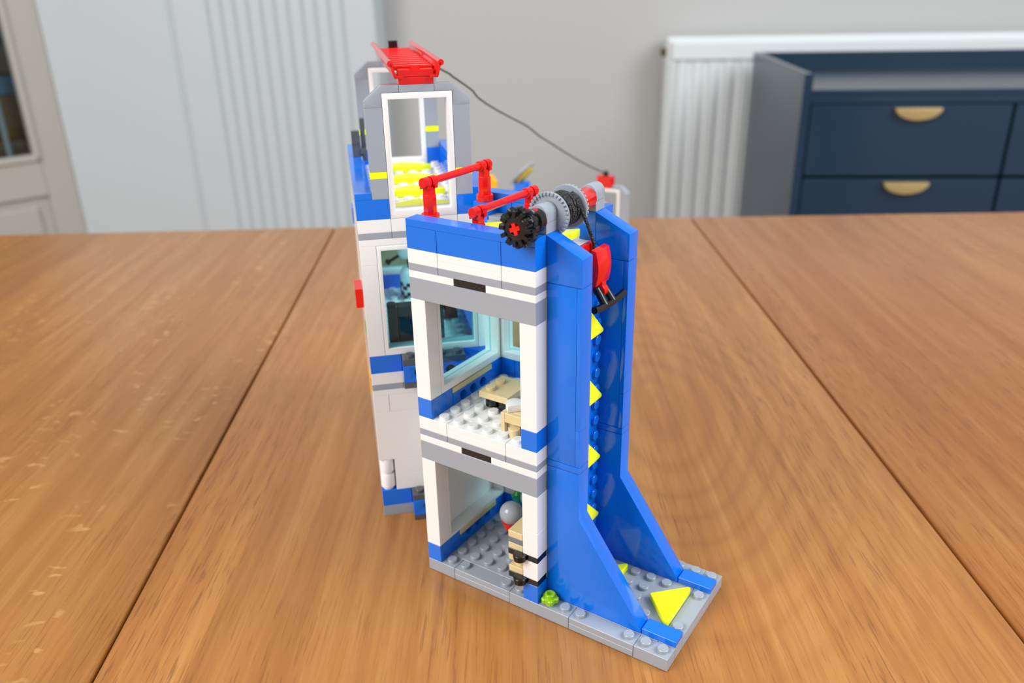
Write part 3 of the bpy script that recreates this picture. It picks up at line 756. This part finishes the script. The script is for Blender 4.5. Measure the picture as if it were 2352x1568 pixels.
part('green_top', GREEN, pl_, lambda bm: lathe(bm, S(.05, 0, 5.2), (0, 0, 1), [(0, .22 * STUD), (.3 * STUD, .3 * STUD), (.5 * STUD, .15 * STUD)], 10))

# ================================================================== TOY BUILDING ON THE LEFT (turned wing)
LQ, LTH = (-6.11, 2.688), math.radians(45.229)
wing = empty('toy_building', 'tall white and blue toy brick building with a red ladder across its grey arches', 'toy building', t2w(*LQ), TROT + LTH)
W = wing; DEP = 17
bricks('base_plate', GREY, W, (0, 8, 0, DEP, 0, 2))
bricks('blue_brick', BLUE, W, (0, 2, 0, 1, 2, 5), (2, 8, 0, 1, 2, 5), (0, 1, 1, DEP, 2, 5), (7, 8, 1, DEP, 2, 5), (1, 7, DEP - 1, DEP, 2, 5))
for w0 in (5, 8):
    part('round_brick', WHITE, W, lambda bm: lathe(bm, S(.48, .48, w0), (0, 0, 1), [(0, .34 * STUD), (.28 * PLATE, .34 * STUD), (.5 * PLATE, .48 * STUD), (2.75 * PLATE, .48 * STUD), (2.95 * PLATE, .45 * STUD)], 32))
def lowface(bm):
    B(bm, 1, 7, 0, .9, 5, 8); B(bm, 1, 7, 0, .9, 8, 11); B(bm, 0, 7, 0, 1, 11, 20)
    B(bm, 7, 8, 0, 1, 5, 20)
part('wall_panel', WHITE, W, lowface)
bricks('side_wall', WHITE, W, (0, 1, 1, DEP, 5, 20)); bricks('side_wall', WHITE, W, (7, 8, 1, DEP, 5, 20))
bricks('back_wall', WHITE, W, (1, 7, DEP - 1, DEP, 5, 24))
bricks('white_brick', WHITE, W, (0, 1, 0, 1, 20, 23), (1, 8, 0, 1, 20, 23), (0, 1, 1, DEP, 20, 23), (7, 8, 1, DEP, 20, 23))
bricks('white_plate', WHITE, W, (0, 8, 0, 1, 23, 24), (0, 1, 1, DEP, 23, 24), (7, 8, 1, DEP, 23, 24))
bricks('grey_plate', GREY, W, (0, 2, 0, 1, 24, 25), (2, 8, 0, 1, 24, 25), (0, 1, 1, DEP, 24, 25), (7, 8, 1, DEP, 24, 25), (1, 7, DEP - 1, DEP, 24, 25))
def wfl(bm):
    B(bm, 0, 8, 0, DEP, 25, 27)
    for s in range(1, 7):
        for t in range(1, DEP - 1): stud(bm, s + .5, t + .5, 27, 14)
part('storey_floor', WHITE, W, wfl)
bricks('blue_brick', BLUE, W, (0, 2, 0, 1, 27, 30), (2, 8, 0, 1, 27, 30)); bricks('blue_brick', BLUE, W, (0, 1, 1, DEP, 27, 30), (7, 8, 1, DEP, 27, 30), (1, 7, DEP - 1, DEP, 27, 30))
bricks('corner_post', WHITE, W, (0, 1, 0, 1, 30, 45), (0, 1, 0, 1, 45, 48)); bricks('corner_post', WHITE, W, (7, 8, 0, 1, 30, 45), (7, 8, 0, 1, 45, 48))
window(W, 'u', 1, 7, 30, 48, 0, 1, 0.22)
window(W, 'u', 1, 7, 30, 48, DEP - 1, DEP, DEP - .3)
bricks('corner_post', WHITE, W, (7, 8, DEP - 1, DEP, 30, 48))
for sx in (0,):
    bricks('side_wall', WHITE, W, (sx, sx + 1, 1, 6, 30, 48)); bricks('side_wall', WHITE, W, (sx, sx + 1, 12, DEP, 30, 48))
    window(W, 'v', 6, 12, 30, 48, sx, sx + 1, sx + .5)
bricks('white_plate', WHITE, W, (0, 8, 0, 1, 48, 49), (0, 1, 1, DEP, 48, 49), (7, 8, 1, DEP, 48, 49), (1, 7, DEP - 1, DEP, 48, 49))
bricks('grey_plate', GREY, W, (0, 2, 0, 1, 49, 50), (2, 8, 0, 1, 49, 50), (0, 1, 1, DEP, 49, 50), (7, 8, 1, DEP, 49, 50), (1, 7, DEP - 1, DEP, 49, 50))
def wroof(bm):
    B(bm, 0, 2, 0, DEP, 50, 52); B(bm, 2, 6, 0, 1, 50, 52); B(bm, 6, 8, 0, DEP, 50, 52); B(bm, 2, 6, 1, DEP, 50, 52)
    for s in range(1, 7):
        for t in range(1, DEP - 1):
            if (t - 1) % 4 < 2 and (t % 2 == 1 or 3 <= s <= 4) and 2 <= s <= 5: continue
            stud(bm, s + .5, t + .5, 52, 14)
part('roof_deck', WHITE, W, wroof)
bricks('parapet_brick', BLUE, W, (0, 2, 0, 1, 52, 55)); bricks('parapet_brick', BLUE, W, (6, 8, 0, 1, 52, 55))
bricks('parapet_brick', BLUE, W, (0, 1, 1, 8, 52, 55), (0, 1, 8, DEP - 1, 52, 55)); bricks('parapet_brick', BLUE, W, (7, 8, 1, 8, 52, 55), (7, 8, 8, DEP - 1, 52, 55))
bricks('parapet_brick', BLUE, W, (0, 2, DEP - 1, DEP, 52, 55)); bricks('parapet_brick', BLUE, W, (6, 8, DEP - 1, DEP, 52, 55))
bricks('parapet_tile', BLUE, W, (0, 1, 0, 8, 55, 56), (0, 1, 8, DEP, 55, 56)); bricks('parapet_tile', BLUE, W, (7, 8, 0, 8, 55, 56), (7, 8, 8, DEP, 55, 56))
def arch(parent, t0, s0, w0, framew=(52, 70)):
    """grey arch 6 wide round a white open frame 4 wide"""
    b = framew[0] + 3
    for c in (s0, s0 + 5):
        bricks('arch_column', GREY, parent, (c, c + 1, t0, t0 + 1, b, b + 3), (c, c + 1, t0, t0 + 1, b + 4, b + 13))
        bricks('yellow_plate', YELLOW, parent, (c, c + 1, t0, t0 + 1, b + 3, b + 4))
    top = b + 16
    for sgn, x in ((1, s0), (-1, s0 + 6)):
        pl = [(x, top - 3), (x + sgn * .985, top - 3), (x + sgn * .985, top - 1), (x + sgn * 1.99, top - 1), (x + sgn * 1.99, top), (x + sgn * 1.0, top), (x, top - 2.1)]
        part('arch_slope', GREY, parent, lambda bm: shape(bm, pts(pl), .975 * STUD, UW(t0 + .5), (), .0001))
    bricks('arch_cap', GREY, parent, (s0 + 2, s0 + 4, t0, t0 + 1, top - 1, top))
    window(parent, 'u', s0 + 1, s0 + 5, framew[0], framew[1], t0, t0 + 1, 0, 'open_frame', glass=False, bl=.34, bb=1.2, bt=.9)
arch(W, 0, 1, 52); arch(W, DEP - 1, 1, 52)
# roof arrows: each of two mirrored yellow wedges
def wedge(t, sgn):
    def f(bm):
        pl = [(4 * STUD, t * STUD), (4 * STUD, (t + 2.0) * STUD), ((4 + sgn * 1.98) * STUD, (t + .75) * STUD), ((4 + sgn * 1.98) * STUD, (t + .35) * STUD)]
        shape(bm, pl, PLATE * 1.0, Matrix.Translation((0, 0, 52.55 * PLATE)), (), .0002)
    return f
for t in (1.05, 5.05, 9.05, 13.05):
    for sg in (-1, 1): part('arrow_wedge', YELLOW, W, wedge(t, sg))
# hinge blocks on the face towards the tower
for w0 in (0, 25):
    bricks('hinge_plate', DGREY, W, (2, 6, -1, 0, w0, w0 + 1))
    def hp(bm):
        B(bm, 2, 6, -1, 0, w0 + 4, w0 + 5)
        for s in (2.5, 3.5, 4.5, 5.5): stud(bm, s, -.5, w0 + 5)
    part('hinge_plate', DGREY, W, hp)
    part('hinge_brick', BLUE, W, lambda bm: shape(bm, pts(rect(2 + G, 6 - G, w0 + 1.04, w0 + 3.96)), .98 * STUD, UW(-.5), [circ(s, w0 + 2.7, .31) for s in (3, 4, 5)], .0001))
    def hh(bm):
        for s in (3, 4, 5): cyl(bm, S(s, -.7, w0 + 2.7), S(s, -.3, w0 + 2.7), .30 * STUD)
    part('pin_hole_shade', HOLE_SHADE, W, hh)  # near-black plugs stand in for shade in the holes
# signs standing out on its far side
part('side_sign', RED, W, lambda bm: B(bm, -.5, 0, 3.0, 5, 35.6, 38.8)); part('side_brick', BLUE, W, lambda bm: B(bm, -.12, 0, 14.6, 16.4, 42, 45))
part('side_brick', GREEN, W, lambda bm: B(bm, -.06, 0, 2.0, 3, 32, 33.5)); part('side_brick', ORANGE, W, lambda bm: B(bm, -.1, 0, 2.5, 4, 20.5, 23.5))
def dish(bm):
    c = S(.9, 12.5, 56)
    B(bm, .3, .9, 11.6, 12.2, 56.0, 60.5); B(bm, .95, 1.3, 11.8, 12.4, 55.2, 62.5); cyl(bm, S(.6, 11.6, 59), S(.6, 11.3, 59), .25 * STUD); cyl(bm, S(1.1, 11.8, 57), S(1.1, 11.5, 57), .22 * STUD)
    cyl(bm, S(.5, 12.5, 55.5), S(1.3, 12.5, 55.5), .3 * STUD)
part('antenna', DGREY, W, dish)
# ladder laid across the arches
lad = part('ladder', RED, W, lambda bm: (B(bm, 3, 5, 0, 1, 71, 72), B(bm, 3, 5, 0, 1, 72.05, 73), stud(bm, 4, .5, 73)))
bricks('ladder_mount', RED, lad, (3, 5, 16, 17, 71, 72.2))
def lrail(x, s):
    def f(bm):
        c = x
        tube(bm, [S(c + s * .16, -.35, 73.9), S(c + s * .16, 17.2, 73.9)], .17 * STUD, 14)
        pl = [(c - s * .18, 72.0), (c - s * .02, 72.0), (c + s * .20, 73.9), (c + s * .06, 73.9)]
        shape(bm, pts(pl), 17.5 * STUD, UW(8.4), (), .00005)
        B(bm, min(c - s * .5, c - s * .02), max(c - s * .5, c - s * .02), -.3, 1.0, 71.9, 72.3)
    return f
part('rail', RED, lad, lrail(2.75, -1)); part('rail', RED, lad, lrail(5.25, 1))
for k in range(11):
    t = 1.6 + k * 1.42
    part('rung', RED, lad, lambda bm: boxm(bm, 2.85 * STUD, 5.15 * STUD, (t - .26) * STUD, (t + .26) * STUD, 72.6 * PLATE, 73.3 * PLATE, .0006))
part('pin', BLACK, lad, lambda bm: lathe(bm, S(4.0, 16.4, 72.2), (0, 0, 1), [(0, .45 * STUD), (1.1 * PLATE, .45 * STUD), (1.1 * PLATE, .34 * STUD), (2.3 * PLATE, .34 * STUD), (2.3 * PLATE, .2 * STUD)], 16), label='black round pin at the far end')

# things seen through its window
def at_l(name, label, cat, s, t, w, ang=0.0):
    c, sn = math.cos(LTH), math.sin(LTH)
    return empty(name, label, cat, t2w(LQ[0] + s * c - t * sn, LQ[1] + s * sn + t * c, w * PLATE), TROT + LTH + ang)
cs = at_l('toy_console', 'dark grey toy desk with a dark screen just inside the left window', 'toy desk', 3.2, 1.9, 27.5)
part('desk_body', DGREY, cs, lambda bm: (B(bm, -1.8, -1.2, -.6, .6, 0, 9), B(bm, 1.2, 1.8, -.6, .6, 0, 9), B(bm, -1.2, 1.2, -.3, .6, 0, 9), stud(bm, -1.5, 0, 9), stud(bm, 1.5, 0, 9)))
part('screen', mat('dark teal screen', (20, 48, 62), 0.15), cs, lambda bm: B(bm, -1.18, 1.18, -.42, -.3, 3.4, 7.2))
fg = at_l('toy_robot', 'white round toy robot with black checker bands and a black barrel behind the left window', 'toy figure', 4.0, 13.6, 27)
part('body', WHITE, fg, lambda bm: lathe(bm, (0, 0, 0), (0, 0, 1), [(0, .8 * STUD), (3.6 * PLATE, .9 * STUD), (5.2 * PLATE, .9 * STUD), (6.2 * PLATE, .7 * STUD), (6.9 * PLATE, .3 * STUD)], 32))
def check(bm):
    for row_, w0 in ((0, 1.0), (1, 2.9)):
        for k in range(16):
            a = 2 * math.pi * k / 16; up = .35 if k % 2 else -.35
            t_ = Vector((math.cos(a), math.sin(a), 0)); s_ = Vector((-math.sin(a), math.cos(a), 0))
            boxm(bm, -.03 * STUD, .03 * STUD, -.18 * STUD, .18 * STUD, -.35 * PLATE, .35 * PLATE, 0, plane_mtx(t_, s_, Vector((0, 0, 1)), t_ * .885 * STUD + Vector((0, 0, (w0 + up) * PLATE))))
part('checker_band', BLACK, fg, check)
part('neck', BLACK, fg, lambda bm: B(bm, -.3, .5, -.5, .5, 6.4, 9.6))
part('head', WHITE, fg, lambda bm: lathe(bm, S(-.35, -.2, 9.6), (-1, 0, -.2), [(-.8 * STUD, .55 * STUD), (0, .62 * STUD), (.35 * STUD, .5 * STUD), (.6 * STUD, .2 * STUD)], 24))
part('barrel', BLACK, fg, lambda bm: (cyl(bm, S(-.7, -.2, 9.2), S(-1.7, -.3, 7.9), .13 * STUD), lathe(bm, S(-1.6, -.3, 8.1), (-1, -.1, -.5), [(0, .1 * STUD), (.1 * STUD, .25 * STUD), (.3 * STUD, .25 * STUD), (.4 * STUD, .1 * STUD)], 16)))
dc = at_l('toy_chair', 'dark red toy chair seen through the tower window', 'toy chair', 6.25, 8.3, 27.5)
part('seat', DRED, dc, lambda bm: B(bm, -.5, .5, -.5, .5, 0.0, 1.6)); part('chair_back', DRED, dc, lambda bm: (B(bm, -.5, .5, .2, .5, 1.6, 5.5), B(bm, -.32, .32, -.5, .2, 1.6, 2.0)))

# ================================================================== TOY STATION behind the tower
MA = math.radians(-29.4)
mo = Vector((0.0735, 0.8245, TABLE_Z))
stn = empty('toy_station', 'low blue and white toy brick landing station behind the tower, red block on its arch', 'toy building', mo, MA)
Z = stn
bricks('base_plate', GREY, Z, (-15, 0, 0, 8, 0, 2), (0, 6, 0, 1, 0, 2))
bricks('blue_brick', BLUE, Z, (-15, 0, 0, 1, 2, 5), (-15, -14, 1, 8, 2, 5), (-14, 0, 7, 8, 2, 5))
for c in (0, 5): bricks('arch_foot', BLUE, Z, (c, c + 1, 0, 1, 2, 10))
bricks('white_wall', WHITE, Z, (-15, 0, 0, 1, 5, 14), (-15, -14, 1, 8, 5, 14), (-14, 0, 7, 8, 5, 14))
bricks('deck', WHITE, Z, (-15, 0, 0, 8, 14, 15))
bricks('parapet_brick', BLUE, Z, (-15, 0, 0, 1, 15, 16), (-15, -14, 1, 8, 15, 16))
def march():
    b = 10
    for c in (0, 5): bricks('arch_column', GREY, Z, (c, c + 1, 0, 1, b, 23))
    top = 26
    for sgn, x in ((1, 0), (-1, 6)):
        pl = [(x, top - 3), (x + sgn * .985, top - 3), (x + sgn * .985, top - 1), (x + sgn * 1.99, top - 1), (x + sgn * 1.99, top), (x + sgn * 1.0, top), (x, top - 2.1)]
        part('arch_slope', GREY, Z, lambda bm: shape(bm, pts(pl), .975 * STUD, UW(.5), (), .0001))
    window(Z, 'u', 1, 5, 7, 25, 0, 1, 0, 'open_frame', glass=False, bl=.34, bb=1.2, bt=.9)
march()
part('red_block', RED, Z, lambda bm: (B(bm, 2.2, 3.7, .1, .9, 24.6, 25.6), B(bm, 1.9, 3.9, 0, 1, 25.6, 28.7)))
part('pin', BLACK, Z, lambda bm: lathe(bm, S(2.9, .5, 28.7), (0, 0, 1), [(0, .34 * STUD), (1.1 * PLATE, .32 * STUD), (1.5 * PLATE, .24 * STUD), (1.5 * PLATE, .1 * STUD)], 20))
part('orange_slope', ORANGE, Z, lambda bm: shape(bm, pts([(-14.9, 16), (-12.85, 16), (-12.85, 23.2), (-13.5, 25.2), (-14.9, 25.2)]), .98 * STUD, UW(.5), (), .0001))
part('dish_block', BLUE, Z, lambda bm: B(bm, -11.15, -9.45, 2.4, 3.9, 15, 22.6))
def mdish(bm):
    m = Matrix.Translation(S(-10.2, 3.0, 25.2)) @ Matrix.Rotation(math.radians(-45), 4, 'Y')
    pl = [(math.cos(a) * 2.3 * STUD, math.sin(a) * 1.5 * STUD) for a in [math.pi / 4 * i + .39 for i in range(8)]]
    shape(bm, pl, .3 * STUD, m, (), .0003)
part('dish', GREY, Z, mdish)
def mdish2(bm):
    m = Matrix.Translation(S(-9.85, 2.9, 24.7)) @ Matrix.Rotation(math.radians(-45), 4, 'Y')
    shape(bm, [(math.cos(a) * 1.6 * STUD, math.sin(a) * 1.05 * STUD) for a in [math.pi / 4 * i + .39 for i in range(8)]], .45 * STUD, m, (), .0003)
part('dish_centre', GOLDP, Z, mdish2)

# ------------------------------------------------------------------ zip line
def wl(s, t, w): 
    c, sn = math.cos(LTH), math.sin(LTH); return t2w(LQ[0] + s * c - t * sn, LQ[1] + s * sn + t * c, w * PLATE)
A_ = wl(4.0, 16.4, 73.6); E_ = mo + Matrix.Rotation(MA, 3, 'Z') @ S(2.9, .5, 29.3)
# slack: the cord passes points seen from the camera, at depths between its two ends
img = [(1022, 164), (1040, 176), (1062, 191), (1085, 208), (1098, 224), (1125, 243), (1160, 263), (1195, 281), (1215, 293), (1240, 313), (1262, 327), (1300, 351), (1345, 377)]
dA = (A_ - M.translation).dot(-rz); dE = (E_ - M.translation).dot(-rz)
P_ = [A_]
for (x, y) in img:
    f = (x - 905) / (1388 - 905); z = 1 / ((1 - f) / dA + f / dE)
    P_.append(M.translation + (rx * ((x - 1176) / FPX) - ry * ((y - 784) / FPX) - rz) * z)
P_.append(E_)
bm = bmesh.new()
Q = []
for i in range(len(P_) - 1):
    p0, p1, p2, p3 = P_[max(i - 1, 0)], P_[i], P_[i + 1], P_[min(i + 2, len(P_) - 1)]
    for k in range(6):
        t = k / 6
        Q.append(0.5 * ((2 * p1) + (p2 - p0) * t + (2 * p0 - 5 * p1 + 4 * p2 - p3) * t * t + (3 * p1 - p0 - 3 * p2 + p3) * t ** 3))
Q.append(P_[-1]); tube(bm, [q - A_ for q in Q], 0.00062, 8)
zl = finish(bm, 'zip_line', CORD, None, 60); zl.location = A_
tag(zl, 'thin black cord running slack from the red ladder to the far red block', 'cord')
